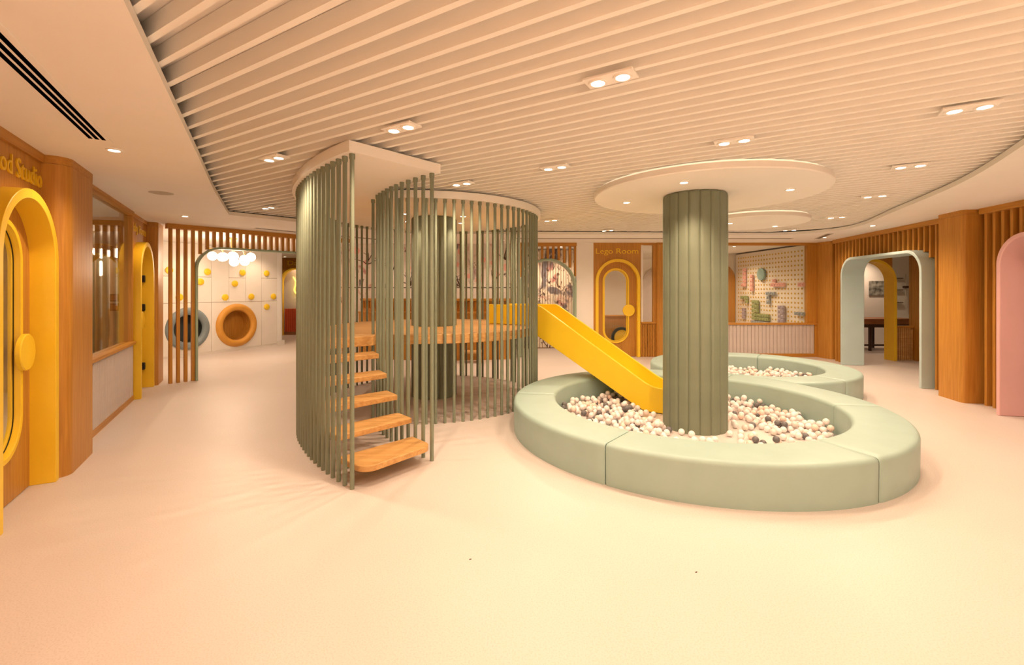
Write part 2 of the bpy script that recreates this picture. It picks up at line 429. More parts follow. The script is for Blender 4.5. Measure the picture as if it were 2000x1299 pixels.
def rounded(P, idx, r, n=8):                          # round the polygon corners listed in idx
    R = []
    for i, p in enumerate(P):
        if i not in idx: R.append(tuple(p)); continue
        p = Vector(p); a = (Vector(P[i-1])-p).normalized(); b = (Vector(P[(i+1)%len(P)])-p).normalized()
        half = a.angle(b)/2; d = r/math.tan(half); c = p+(a+b).normalized()*(r/math.sin(half))
        t0 = p+a*d-c; t1 = p+b*d-c; a0 = math.atan2(t0.y, t0.x); da = (math.atan2(t1.y, t1.x)-a0+PI) % (2*PI)-PI
        R += [(c.x+r*math.cos(a0+da*k/n), c.y+r*math.sin(a0+da*k/n)) for k in range(n+1)]
    return R
Lp = lambda a, o: L(a, o)[:2]
pillar('wood_pillar', 'tall teak pillar between the left arched door and the left window',
       rounded([Lp(4.975, -1.46), Lp(4.975, -1.285), Lp(5.594, -1.285), Lp(5.594, -1.46)], (1,), .10))
pillar('wood_pillar', 'slim teak pillar between the hinged yellow door and the slat screen',
       rounded([Lp(9.07, -1.455), Lp(9.07, -1.30), Lp(9.60, -1.30), Lp(9.60, -1.455)], (1, 2), .05))
# window between pillar and second door
w1 = st(empty('window_1', L(5.594, -1.42), LA), 'tall left window over a beige channelled wainscot', 'window')
WL = 2.43
box('head_frame', M['woodh'], w1, 0, WL, 0, .10, CEIL-.055, CEIL)
box('head_frame', M['woodh'], w1, 0, WL, -.012, 0, CEIL-.03, CEIL)
box('jamb', M['wood'], w1, WL-.05, WL, 0, .10, 0, CEIL-.055)
box('sill', M['woodh'], w1, 0, WL, -.03, .11, .765, .805, bevel=.006)
box('pane', M['glass'], w1, .0, WL-.05, .045, .053, .805, CEIL-.055)
box('base_trim', M['woodh'], w1, 0, WL, -.005, .10, 0, .07)
box('wainscot_backing', M['beige'], w1, 0, WL, .03, .10, .07, .765)
nb = 32; bw = WL/nb
bme = MB().prism_xy(rounded([(0.003, .03), (0.003, 0), (bw-.003, 0), (bw-.003, .03)], (1, 2), .012, 3), .07, .765).mesh('board', M['beige'], 40)
for k in range(nb): o = link('board', bme, w1); o.location = (k*bw, 0, 0)
# room seen through that window: partition with an arch, striped curtains, two little frames
pw = st(MB().prism_xz(notch_wall(-8.2, -5.62, CEIL, [(-6.02, .68, 2.03, None)]), 6.75, 6.87).obj('wall_partition', M['stripe2']), 'partition with an arch seen through the left window', 'wall')
MB().band_xz(arch(-6.02, .98, 2.18), arch(-6.02, .68, 2.03), 6.72, 6.75).obj('arch_band', M['wood'], pw, 30)
MB().band_xz(arch(-6.02, .70, 2.04), arch(-6.02, .65, 2.015), 6.70, 6.88).obj('arch_lining', M['yellow'], pw, 30)
box('head_board', M['wood'], pw, -8.2, -5.62, 6.72, 6.75, 2.36, CEIL)
cur = tag(empty('striped_curtain', (-8.17, 7.38, 0)), 'green and beige striped panels behind the left window', 'curtain')
for k in range(22):
    box('panel', M['stripe' if (k*7) % 5 < 3 else 'stripe2'], cur, k*.1+.002, k*.1+.098, (k % 2)*.012, .05, .01, 2.5, bevel=.008)
fr = tag(empty('small_picture', (-6.42, 7.35, 1.19)), 'upper of two small dark frames behind the left window', 'picture', 'small dark frames')
box('frame', M['darkwood'], fr, 0, .15, 0, .02, .13, .25, bevel=.004); box('print', M['brown'], fr, .02, .13, -.004, 0, .15, .23)
fr = tag(empty('small_picture', (-6.42, 7.35, 1.04)), 'lower of two small dark frames behind the left window', 'picture', 'small dark frames')
box('frame', M['darkwood'], fr, 0, .15, 0, .02, .13, .25, bevel=.004); box('print', M['brown'], fr, .02, .13, -.004, 0, .15, .23)
ns_ = st(place(box('wall_nursery', M['cream'], None, 0, 3.2, -.06, 0, 0, CEIL), (-5.93, 7.52, 0), math.atan2(1.75, -2.4)), 'back wall of the room behind the left window', 'wall')
downlight(-5.6, 5.3, CEIL, 'ceiling spot inside the room behind the left window', 'spots in the side rooms', 34)
downlight(-6.4, 7.3, CEIL, 'ceiling spot beyond the partition arch behind the left window', 'spots in the side rooms', 24)
downlight(-5.5, 3.2, CEIL, 'ceiling spot inside the room behind the nearest left door', 'spots in the side rooms', 26)

# ================================================================== SLAT SCREENS
def screen(name, label, loc, rz, length, pitch, sw, sd, hole, back=None, beam=.075, skip=()):
    e = tag(empty(name, loc, rz), label, 'slat screen')
    box('top_beam', M['woodh'], e, 0, length, -.02, .14, CEIL-beam, CEIL)
    def bottom(x):
        for (cx, w, h, r) in hole:
            if abs(x-cx) < w/2+sw/2:
                r = w/2 if r is None else r
                d = max(0, abs(x-cx)-(w/2-r)); return h-r+math.sqrt(max(r*r-d*d, 0))+.001
        return 0
    k = 0; x = pitch*.5; cache = {}
    while x < length-.01:
        b = max(bottom(x-sw/2), bottom(x+sw/2)) if bottom(x) > 0 else 0
        if not any(s0 <= x <= s1 for s0, s1 in skip):
            key = round(b, 3)
            if key not in cache: cache[key] = MB().prism_xy(rounded([(-sw/2,sd),(-sw/2,0),(sw/2,0),(sw/2,sd)], (1,2), .007, 3), key, CEIL-beam).mesh('slat', M['wood'], 40)
            o = link('slat', cache[key], e); o.location = (x, .01, 0)
        x += pitch
    if back:
        P = notch_wall(0, length, CEIL-beam, [(cx, w-.02, h-.01, r) for cx, w, h, r in hole])
        MB().prism_xz(P, sd+.012, sd+.045).obj('backing', M['wood'], e)
    return e
def portal(name, label, loc, rz, w, h, r, depth, t, mat, front=-.08):
    e = tag(empty(name, loc, rz), label, 'archway')
    MB().band_xz(arch(0, w, h, 36, r), arch(0, w-2*t, h-t, 36, (w-2*t)/2 if r is None else r-t), front, front+depth).obj('lining', M[mat], e, 30, .008)
    return e
# left screen
SA = math.atan2(.742, .67); Sd = Vector((.67, .742)); S0 = Vector((-5.50, 7.35))
def SP(t, off=0): p = S0+Sd*t+Vector((-.742, .67))*off; return (p.x, p.y, 0)
screen('slat_screen', 'open teak slat screen around the far left archway', SP(0), SA, 3.12, .102, .045, .07, [(1.51, 2.26, 2.24, .40)])
portal('archway_lining', 'sage rounded archway in the left slat screen', SP(1.51), SA, 2.26, 2.24, .40, .14, .035, 'portalg', -.03)
# right wall screens
RA = math.atan2(-.987, -.163)
def RP(s, off=0): p = Vector((6.264, 7.09))+Vector((.163, .987))*s+Vector((.987, -.163))*off; return (p.x, p.y, 0)
# local x runs towards the viewer: x = s0 - s
rs = screen('slat_screen', 'teak slat wall around the pale sage archway on the right', RP(2.80, .14), RA, 3.33, .124, .042, .16, [(2.80-1.09, 2.28, 2.135, .36)], True)
portal('archway_lining', 'pale sage rounded archway in the right slat wall', RP(1.09, .14), RA, 2.29, 2.14, .36, .41, .05, 'portal', -.145)
pk0 = -1.46
rs2 = screen('slat_screen', 'teak slat wall around the pink archway at the right edge', RP(-1.04, .06), RA, 4.5, .124, .042, .16, [(-1.04+2.80, 2.40, 2.135, .36)], True)
portal('archway_lining', 'salmon pink rounded archway at the right edge', RP(-2.80, .06), RA, 2.42, 2.16, .36, .42, .05, 'pink', -.24)
Rp = lambda s, o: RP(s, o)[:2]
pillar('wood_pillar', 'broad teak pillar left of the pink archway',
       rounded([Rp(-.55, .26), Rp(-.55, -.10), Rp(-1.0, -.115), Rp(-1.0, .26)], (2,), .05))
# ================================================================== BACK WALL at y = 10.38
BY = 10.38
wb = st(box('wall_back', M['white'], None, 1.45, 1.835, BY, BY+.15, 0, CEIL), 'white wall strip left of the arched door at the back', 'wall')
wc = st(MB().prism_xz(notch_wall(1.835, 2.905, CEIL, [(2.376, .99, 2.2, None)]), 0, .12).obj('wall_back_panel', M['wood']), 'teak panel around the arched door at the back', 'wall')
place(wc, (0, BY, 0))
door('door_3', 'yellow framed arched door with stadium window in the back wall', (2.376, BY, 0), 0, .06)
sign('Lego Room', (2.365, BY-.006, 2.325), 0, 'raised yellow lettering over the back arched door', .955)
# sidelight
w2 = st(empty('window_2', (2.905, BY, 0)), 'narrow window right of the back arched door', 'window')
box('head_frame', M['woodh'], w2, 0, .34, 0, .10, 2.52, CEIL); box('sill', M['woodh'], w2, 0, .34, -.02, .11, .745, .785, bevel=.004)
box('jamb', M['white'], w2, 0, .05, .02, .10, .785, 2.52); box('jamb', M['wood'], w2, .275, .34, 0, .10, .785, 2.52)
box('pane', M['glass'], w2, .05, .275, .05, .056, .785, 2.52)
box('wainscot_backing', M['wood'], w2, 0, .34, .03, .10, 0, .745)
for k in range(9): box('batten', M['wood'], w2, k*.0375+.004, k*.0375+.032, 0, .03, 0, .745, bevel=.004)
pillar('wood_pillar', 'teak pillar in the back wall just left of the padded column', rounded([(3.245, BY+.15), (3.245, BY-.06), (3.56, BY-.06), (3.56, BY+.15)], (1, 2), .05))
# big window
w3 = st(empty('window_3', (3.56, BY, 0)), 'wide back window with peg board behind and beige wainscot', 'window')
L3 = 3.30
box('head_frame', M['woodh'], w3, 0, L3, -.01, .10, CEIL-.055, CEIL)
box('sill', M['woodh'], w3, 0, L3, -.035, .11, .725, .765, bevel=.006)
box('jamb', M['wood'], w3, L3-.21, L3, 0, .10, .765, CEIL-.055); box('jamb', M['wood'], w3, 0, .05, 0, .10, .765, CEIL-.055)
box('pane', M['glass'], w3, .05, L3-.21, .05, .056, .765, CEIL-.055)
box('base_trim', M['woodh'], w3, 0, L3, -.008, .10, 0, .075)
box('end_post', M['wood'], w3, L3-.05, L3, -.01, .0, .075, .725)
box('wainscot_backing', M['beige'], w3, 0, L3, .03, .10, .075, .725)
nb = 39; bw = (L3-.05)/nb
bme = MB().prism_xy(rounded([(0.002, .03), (0.002, 0), (bw-.002, 0), (bw-.002, .03)], (1, 2), .010, 3), .075, .725).mesh('board', M['beige'], 40)
for k in range(nb): o = link('board', bme, w3); o.location = (k*bw, 0, 0)
pillar('wood_pillar', 'teak corner pillar between the back window and the right slat wall', rounded([(6.86, BY+.2), (6.86, BY-.05), (6.93, BY-.38), (7.16, BY-.40), (7.3, BY+.2)], (1, 2), .05))
# room behind the back window
st(MB().prism_xz([(1.2, 0), (6.56, 0), (6.56, CEIL), (1.2, CEIL)], 13.45, 13.53).obj('wall_playroom', M['cream']), 'cream rear wall of the peg board room', 'wall')
MB().prism_xz(arch(6.02, .94, 2.29, 32), 13.40, 13.449).obj('arched_panel', M['wood'], bpy.data.objects['wall_playroom'], 30)
MB().prism_xz(arch(4.25, .9, 2.15, 32), 13.42, 13.449).obj('arched_panel', M['beige'], bpy.data.objects['wall_playroom'], 30)
st(box('wall_playroom_side', M['cream'], None, 1.74, 1.82, 10.54, 13.45, 0, CEIL), 'cream side wall behind the back door', 'wall')
ba = math.atan2(1, -.062)
pb = tag(empty('peg_board', (6.68, 10.5, 0), ba), 'large cream peg board full of yellow pegs behind the back window', 'peg board')
box('panel', M['cream'], pb, -.06, 2.92, -.06, -.005, .35, 2.53, bevel=.004)
pg = MB()
for i in range(24):
    for j in range(19):
        x = -.01+i*.1195; z = 2.41-j*.1095
        pg.lathe([(.021, -.005), (.021, .006), (.017, .009), (.0001, .009)], 8, 'y', (x, 0, z))
po = pg.obj('pegs', M['peg'], pb, 30); po['kind'] = 'stuff'
def toy(label, mat, blocks, rnd=False):
    e = tag(empty('toy_brick_model', (6.68, 10.5, 0), ba), label, 'toy bricks', 'toy bricks on the peg board')
    for (a, b, z0, z1) in blocks:
        if rnd:
            MB().lathe([(.16, .026), (.16, .07), (.12, .085), (.0001, .085)], 20, 'y', ((a+b)/2, 0, (z0+z1)/2)).obj('brick', M[mat], e, 30)
            continue
        n = max(1, round((b-a)/.115)); m_ = max(1, round((z1-z0)/.115))
        for i in range(n):
            for j in range(m_):
                x0 = a+(b-a)*i/n; x1 = a+(b-a)*(i+1)/n; y0 = z0+(z1-z0)*j/m_; y1 = z0+(z1-z0)*(j+1)/m_
                g = MB().box(x0+.006, x1-.006, .024, .075, y0+.006, y1-.006)
                g.lathe([(.022, .07), (.022, .09), (.0001, .09)], 8, 'y', ((x0+x1)/2, 0, (y0+y1)/2))
                g.obj('brick', M[mat], e)
toy('tall pink toy brick column at the far left of the peg board', 'tpink', [(2.309, 2.42, 1.60, 2.12), (2.42, 2.5, 1.60, 1.7)])
toy('second pink toy brick column from the left on the peg board', 'tpink', [(1.957, 2.07, 1.47, 1.927)])
toy('pink toy brick corner shape in the middle of the peg board', 'tpink', [(.643, 1.162, 1.585, 1.69), (.993, 1.105, 1.69, 1.786)])
toy('short pink toy brick row at the right end of the peg board', 'tpink', [(-.05, .156, 1.58, 1.68)])
toy('teal round toy disc on the peg board', 'tteal', [(1.426, 1.748, 1.803, 2.037)], True)
toy('blue toy brick hook in the middle of the peg board', 'tblue', [(1.007, 1.366, 1.376, 1.464), (1.234, 1.337, 1.14, 1.373)])
toy('green toy brick hook at the left of the peg board', 'tgreen', [(2.206, 2.537, 1.246, 1.35), (2.206, 2.30, 1.14, 1.244)])
toy('narrow violet toy brick column low at the left of the peg board', 'tviolet', [(2.343, 2.46, .71, 1.011)])
toy('large green toy brick corner low on the peg board', 'tgreen', [(1.717, 1.989, .90, 1.241), (1.263, 1.989, .704, .89)])
toy('blue toy brick row under the green corner on the peg board', 'tblue', [(1.263, 2.022, .60, .69)])
toy('violet toy brick tower low right on the peg board', 'tviolet', [(.656, .883, .70, 1.132)])
toy('grey blue toy brick row low at the right end of the peg board', 'tblue', [(-.05, .277, .92, 1.003)])
cb = tag(empty('low_cabinet', (2.33, 12.2, 0)), 'low wooden cabinet seen through the back door window', 'cabinet')
box('body', M['wood'], cb, 0, 1.0, 0, .4, .02, .80, bevel=.006); box('top', M['woodh'], cb, -.02, 1.02, -.02, .42, .80, .83, bevel=.004)
hp = tag(empty('round_toy', (2.86, 12.02, .0)), 'black and yellow round toy seen low through the back door', 'toy')
MB().lathe([(.20, -.03), (.27, -.03), (.27, .03), (.20, .03), (.20, -.03)], 30, 'y', (0, 0, .27)).obj('rim', M['black'], hp, 40)
MB().lathe([(.0001, -.02), (.20, -.02), (.20, .02), (.0001, .02)], 30, 'y', (0, 0, .27)).obj('disc', M['yellow'], hp, 40)
downlight(2.3, 11.7, CEIL, 'ceiling spot behind the back arched door', 'spots in the side rooms', 40)
downlight(4.4, 12.3, CEIL, 'ceiling spot at the left inside the peg board room', 'spots in the side rooms', 45)
downlight(5.4, 11.2, CEIL, 'ceiling spot nearest the glass inside the peg board room', 'spots in the side rooms', 40)
downlight(5.75, 12.4, CEIL, 'ceiling spot at the far right inside the peg board room', 'spots in the side rooms', 45)

# centre screen with floral slats behind
screen('slat_screen', 'teak slat screen with sage arch beside the slide top', (.12, BY, 0), 0, 1.335, .125, .058, .07, [(.69, 1.28, 2.215, None)])
portal('archway_lining', 'sage round arch in front of the floral slats', (.81, BY, 0), 0, 1.28, 2.215, None, .35, .045, 'portalg', -.03)
fs = tag(empty('floral_slat_wall', (-.3, 11.9, 0)), 'white slat wall printed with dark and pink flowers behind the sage arch', 'mural')
for k in range(32): box('slat', M['muralb'], fs, k*.068+.004, k*.068+.060, 0, .04, .02, CEIL-.02)
box('backing', M['wood'], fs, 0, 2.18, .04, .06, 0, CEIL-.02)
downlight(.5, 11.3, CEIL, 'ceiling spot behind the small slat screen at left', 'spots in the side rooms', 26)
downlight(1.2, 11.3, CEIL, 'ceiling spot behind the small slat screen at right', 'spots in the side rooms', 26)
# flower wall and counter behind the climbing tower
fw = st(box('wall_back_floral', M['mural'], None, -4.0, .12, 10.62, 10.74, 0, CEIL), 'white wall with faint flower mural behind the climbing tower', 'wall')
box('rail_line', M['black'], fw, -4.0, .10, 10.612, 10.62, 1.555, 1.572)
rng = random.Random(3)
for (x, z, s) in [(-3.35, 2.1, .3), (-2.75, 1.95, .25), (-2.35, 1.6, .3), (-1.55, 1.62, .4), (-1.2, 1.58, .3), (-.45, 1.58, .35), (-.15, 2.2, .25)]:
    g = MB()
    for k in range(5):
        a = PI/2+rng.uniform(-.9, .9); p = (x, 10.615, z); P = [p]
        for j in range(4):
            a += rng.uniform(-.6, .6); p = (p[0]+math.cos(a)*s*.28, 10.615, p[2]+abs(math.sin(a))*s*.28); P.append(p)
        g.tube(P, [.012, .010, .008, .006, .004], 5)
    g.obj('painted_branch', M['darkwood'], fw)
for k in range(14):
    x = rng.uniform(-3.6, -.1); z = rng.uniform(1.7, 2.45)
    MB().lathe([(.0001, -.004), (.03, -.003), (rng.uniform(.05, .09), 0)], 7, 'y', (x, 10.617, z)).obj('painted_blossom', M['tpink'], fw)
cn = tag(empty('reception_counter'), 'curved wooden counter behind the climbing tower', 'counter')
def arcpts(cx, cy, R, x0, x1, n=24):
    P = []
    for i in range(n+1):
        x = x0+(x1-x0)*i/n; P.append((x, cy-math.sqrt(R*R-(x-cx)**2)))
    return P
def arcband(R0, R1, z0, z1, name, mat, x0=-3.4, x1=.05):
    A = arcpts(-1.45, 15.0, R1, x0, x1); B = arcpts(-1.45, 15.0, R0, x0, x1)
    return MB().prism_xy(A+B[::-1], z0, z1).obj(name, M[mat], cn, 40)
arcband(5.05, 5.16, 0, 1.0, 'front', 'wood'); arcband(5.00, 5.22, 1.0, 1.03, 'ledge', 'woodh')
arcband(4.90, 5.02, 1.03, 1.27, 'upper_front', 'woodh'); arcband(4.84, 5.08, 1.27, 1.32, 'top', 'woodh')
for k in range(50):
    x = -3.36+k*.067; y = 15-math.sqrt(5.03**2-(x+1.45)**2)
    box('batten', M['wood'], cn, x, x+.035, y-.018, y+.02, 1.10, 1.25)
bx_ = tag(empty('low_step', (-1.05, 9.45, 0)), 'low wooden step in front of the curved counter', 'step')
box('top', M['oak'], bx_, 0, .42, 0, .28, .20, .24, bevel=.006)
for x in (0, .38): box('side', M['wood'], bx_, x, x+.04, .02, .26, 0, .20)
downlight(-2.4, 9.8, CEIL, 'ceiling spot over the left end of the curved counter', 'spots over the counter', 22)
downlight(-1.2, 9.6, CEIL, 'ceiling spot over the middle of the curved counter', 'spots over the counter', 22)
downlight(-.2, 9.8, CEIL, 'ceiling spot over the right end of the curved counter', 'spots over the counter', 22)

# ================================================================== CLIMBING ROOM (seen through the left archway)
CA = math.atan2(.9153, .4028)
cw = st(empty('wall_climbing', (-7.245, 10.63, 0), CA), 'cream panelled climbing wall behind the left archway', 'wall')
TUN = [(-.22, .63, .43), (.945, .63, .485)]
def plate_hole(x0, x1, z0, z1, cx, cz, r, y0, y1):
    A = sorted(set([2*PI*k/48 for k in range(48)]+[math.atan2(z-cz, x-cx) % (2*PI) for x in (x0, x1) for z in (z0, z1)]))
    I = [(cx+r*math.cos(a), cz+r*math.sin(a)) for a in A]; O = []
    for a in A:
        c, s = math.cos(a), math.sin(a); t = 1e9
        if c > 1e-9: t = min(t, (x1-cx)/c)
        if c < -1e-9: t = min(t, (x0-cx)/c)
        if s > 1e-9: t = min(t, (z1-cz)/s)
        if s < -1e-9: t = min(t, (z0-cz)/s)
        O.append((cx+c*t, cz+s*t))
    return MB().band_xz(O, I, y0, y1, True)
g = .004
for x0, x1, z0, z1, t in [(-1.012, .308, .05, 1.213, 0), (.308, 1.628, .05, 1.213, 1)]:
    cx, cz, r = TUN[t]; plate_hole(x0+g, x1-g, z0+g, z1-g, cx, cz, r, 0, .04).obj('panel', M['cream'], cw)
cols = [(-1.5, -1.012, [.05, 1.813]), (-1.012, -.572, [1.213, 1.81]), (-.572, -.132, [1.213]), (-.132, .308, [1.213, 1.81]), (.308, .741, [1.213]), (.741, 1.183, [1.213, 1.81]), (1.183, 1.628, [1.213]), (1.628, 2.10, [.05, 1.213, 1.82])]
for x0, x1, zs in cols:
    zs = zs+[CEIL]
    for a, b in zip(zs, zs[1:]): box('panel', M['cream'], cw, x0+g, x1-g, 0, .04, a+g, b-g)
box('plinth', M['cream'], cw, -1.5, 2.1, .005, .04, 0, .05)
MB().prism_xy(rounded([(2.1, .5), (2.1, 0), (2.33, 0), (2.33, .5)], (2,), .12), 0, CEIL).obj('end_column', M['white'], cw, 40)
box('plinth', M['cream'], cw, 2.1, 2.335, -.01, .3, 0, .12)
def tunnel(t, label, mat, lining):
    cx, cz, r = TUN[t]; e = tag(empty('crawl_tunnel', (-7.245, 10.63, 0), CA), label, 'tunnel')
    prof = [(r-.035+.085*math.cos(PI*k/12), -.075*math.sin(PI*k/12)) for k in range(13)]
    prof = prof+[(r-.12, .001), (r+.05, .001)]
    MB().lathe(prof+[prof[0]], 48, 'y', (cx, 0, cz)).obj('rim', M[mat], e, 40)
    MB().lathe([(r-.06, 0), (r-.06, .36), (r-.075, .36), (r-.075, 0), (r-.06, 0)], 48, 'y', (cx, 0, cz)).obj('barrel', M[lining if t == 0 else 'wood'], e, 40)
    MB().lathe([(.0001, .33), (r-.076, .33), (r-.076, .35), (.0001, .35)], 48, 'y', (cx, 0, cz)).obj('back_disc', M[lining], e)
tunnel(0, 'blue grey rimmed crawl tunnel behind the left slats', 'bluegrey', 'bluedark')
tunnel(1, 'ochre rimmed crawl tunnel in the climbing wall', 'orange', 'wood')
kn_me = MB().lathe([(.0001, -.038), (.062, -.037), (.078, -.026), (.078, -.006), (.06, 0), (.0001, 0)], 24, 'y').mesh('climbing_knob', M['yellow'], 40)
for i, (w_, z, lb) in enumerate([(.21,1.933,'top left of the lamp side'), (1.087,1.946,'in the middle of the top row'), (1.768,1.952,'at the right of the top row'), (.883,1.665,'alone between the two upper rows'),
        (.638,1.328,'above left of the ochre tunnel'), (1.329,1.336,'above right of the ochre tunnel'), (1.976,1.333,'nearest the white end column'), (1.775,1.06,'lowest, right of the ochre tunnel'),
        (-.409,1.345,'above the blue grey tunnel'), (.047,1.697,'half hidden by the sage archway edge'), (-.62,1.939,'high up behind the left slats')]):
    k_ = link('climbing_knob', kn_me, cw); k_.location = (w_, 0, z); k_['label'] = 'round yellow climbing knob '+lb
pl = tag(empty('globe_chandelier', (-5.72, 9.4, 0)), 'cluster of glowing white globes hanging in the left archway', 'chandelier')
box('ceiling_rose', M['brass'], pl, -.08, .08, -.08, .08, CEIL-.03, CEIL, bevel=.01)
box('arm', M['brass'], pl, -.45, .42, -.012, .012, 2.335, 2.36)
MB().tube([(0,0,2.345), (0,0,CEIL-.02)], .01, 8).obj('stem', M['brass'], pl)
gl_me = MB().lathe([(.088*math.sin(PI*k/12)+1e-4, -.088*math.cos(PI*k/12)) for k in range(13)], 20).mesh('globe', M['globe'], 60)
for (x, z, dy) in [(-.39,2.20,0), (-.24,2.19,.12), (-.13,2.17,-.10), (-.04,2.20,.14), (.05,2.08,0), (.11,2.19,-.14), (.19,2.14,.12), (.29,2.09,-.04), (.36,2.18,.06)]:
    o = link('globe', gl_me, pl); o.location = (x, dy, z)
    MB().tube([(x, dy, z+.08), (x, dy*.4, 2.345)], .006, 6).obj('rod', M['brass'], pl)
L_ = bpy.data.lights.new('lamp_light', 'POINT'); L_.energy = 26; L_.color = LIGHT; L_.shadow_soft_size = .2
o = bpy.data.objects.new('lamp_light', L_); COL.objects.link(o); o.parent = pl; o.location = (0, 0, 1.9)
downlight(-6.9, 10.2, CEIL, 'ceiling spot close to the climbing wall on its left', 'spots at the climbing wall', 14)
downlight(-6.25, 11.7, CEIL, 'ceiling spot close to the climbing wall on its right', 'spots at the climbing wall', 18)
downlight(-5.2, 12.2, CEIL, 'ceiling spot over the floor before the red bench wall', 'spots at the climbing wall', 18)
# dance niche
dw = st(MB().prism_xz(notch_wall(-9.5, -2.0, CEIL, [(-7.2, .9, 2.2, None)]), 15.3, 15.42).obj('wall_dance', M['wood']), 'teak wall with arched niche far behind the climbing room', 'wall')
MB().band_xz(arch(-7.2, .98, 2.24), arch(-7.2, .88, 2.19), 15.26, 15.44).obj('arch_band', M['yellow'], dw, 30)
box('niche_back', M['white'], dw, -8.2, -6.2, 15.7, 15.75, 0, CEIL)
rb = tag(empty('red_wainscot', (-7.66, 15.5, 0)), 'ribbed red panel under the yellow neon figure', 'wainscot')
for k in range(13): box('board', M['red'], rb, k*.071+.003, k*.071+.068, 0, .06, .10, .88, bevel=.01)
box('plinth', M['brown'], rb, 0, .923, -.01, .06, 0, .10)
nf = tag(empty('neon_figure', (-7.2, 15.62, 0)), 'glowing yellow neon squiggle figure in the arched niche', 'neon sign')
MB().tube(catmull([(-.22,0,1.95), (-.12,0,1.75), (-.18,0,1.5), (-.05,0,1.3), (-.02,0,1.1), (.05,0,1.35), (.02,0,1.6), (-.05,0,1.72)], 6), .022, 8).obj('figure_tube', M['neon'], nf, 60)
MB().tube(catmull([(.26,0,2.0), (.16,0,1.8), (.22,0,1.6), (.15,0,1.4), (.19,0,1.2), (.16,0,.95)], 6), .022, 8).obj('figure_tube', M['neon'], nf, 60)
sign('Dance', (-7.05, 15.28, 2.33), 0, 'raised yellow lettering over the niche with neon figure', .78, 'yellow', .15)
downlight(-7.2, 14.6, CEIL, 'ceiling spot before the arched niche with neon figure', 'spots at the climbing wall', 20)
downlight(-7.2, 15.56, CEIL, 'ceiling spot inside the arched niche', 'spots at the climbing wall', 8)

# ================================================================== ROOM BEHIND THE RIGHT ARCHWAY
rw = st(MB().prism_xz(notch_wall(7.05, 8.13, CEIL, [(7.66, .92, 2.1, None)]), 9.85, 9.97).obj('wall_right_room', M['wood']), 'teak wall with yellow arch behind the pale sage archway', 'wall')
MB().band_xz(arch(7.66, .98, 2.16), arch(7.66, .86, 2.10), 9.75, 10.02).obj('arch_lining', M['yellow'], rw, 30, .004)
w4 = st(empty('window_4', (8.13, 9.85, 0)), 'small window over ribbed wainscot right of the inner yellow arch', 'window')
box('wainscot_backing', M['wood'], w4, 0, .46, .03, .10, 0, .70); box('sill', M['woodh'], w4, 0, .46, -.02, .11, .70, .735)
for k in range(10): box('batten', M['oak'], w4, k*.045+.004, k*.045+.034, 0, .03, 0, .70, bevel=.004)
box('pane', M['glass'], w4, 0, .46, .05, .056, .735, CEIL-.04); box('head_frame', M['woodh'], w4, 0, .46, 0, .1, CEIL-.04, CEIL)
rp = st(box('trim_1', M['wood'], None, 8.59, 9.6, 9.6, 9.97, 0, CEIL), 'teak return wall right of the small inner window', 'wall')
st(box('wall_right_room_far', M['white'], None, 7.0, 12.0, 12.75, 12.85, 0, CEIL), 'white far wall of the right hand room', 'wall')
st(box('wall_right_room_side', M['white'], None, 7.0, 7.08, 10.58, 12.75, 0, CEIL), 'white side wall of the right hand room', 'wall')
tb = tag(empty('long_table', (8.3, 11.35, 0)), 'long brown table with dark legs behind the inner yellow arch', 'table')
box('top', M['brown'], tb, 0, 1.6, 0, .7, .66, .80, bevel=.012)
box('apron', M['darkwood'], tb, .03, 1.57, .03, .67, .58, .66)
for x in (.05, .55, 1.05, 1.5): 
    for y in (.05, .6): box('leg', M['darkwood'], tb, x, x+.05, y, y+.05, 0, .58)
box('stretcher', M['darkwood'], tb, .05, 1.55, .06, .09, .12, .16)
pc = tag(empty('framed_photo', (9.87, 12.72, 1.36)), 'grey landscape photo on the white wall behind the yellow arch', 'picture')
box('canvas', M['photo'], pc, 0, .62, 0, .028, 0, .40, bevel=.003)
sh = tag(empty('wall_shelf', (10.55, 12.70, 0)), 'three thin wall shelves with a bracket beside the photo', 'shelf')
for z in (1.15, 1.50, 1.82): box('shelf', M['darkwood'], sh, 0, .22, -.02, .05, z, z+.02)
MB().tube([(.30,0,1.0), (.30,0,1.95)], .012, 6).obj('rod', M['grey'], sh); box('bracket', M['darkwood'], sh, .24, .36, -.03, .03, 1.56, 1.62)
downlight(8.0, 11.0, CEIL, 'ceiling spot inside the room behind the yellow arch', 'spots in the side rooms', 20)
downlight(9.6, 12.2, CEIL, 'ceiling spot beside the far wall of the right room', 'spots in the side rooms', 34)
downlight(7.4, 8.4, CEIL, 'ceiling spot just inside the pale sage archway', 'spots in the side rooms', 8)
downlight(7.6, 4.6, CEIL, 'ceiling spot beyond the pink archway', 'spots in the side rooms', 10)

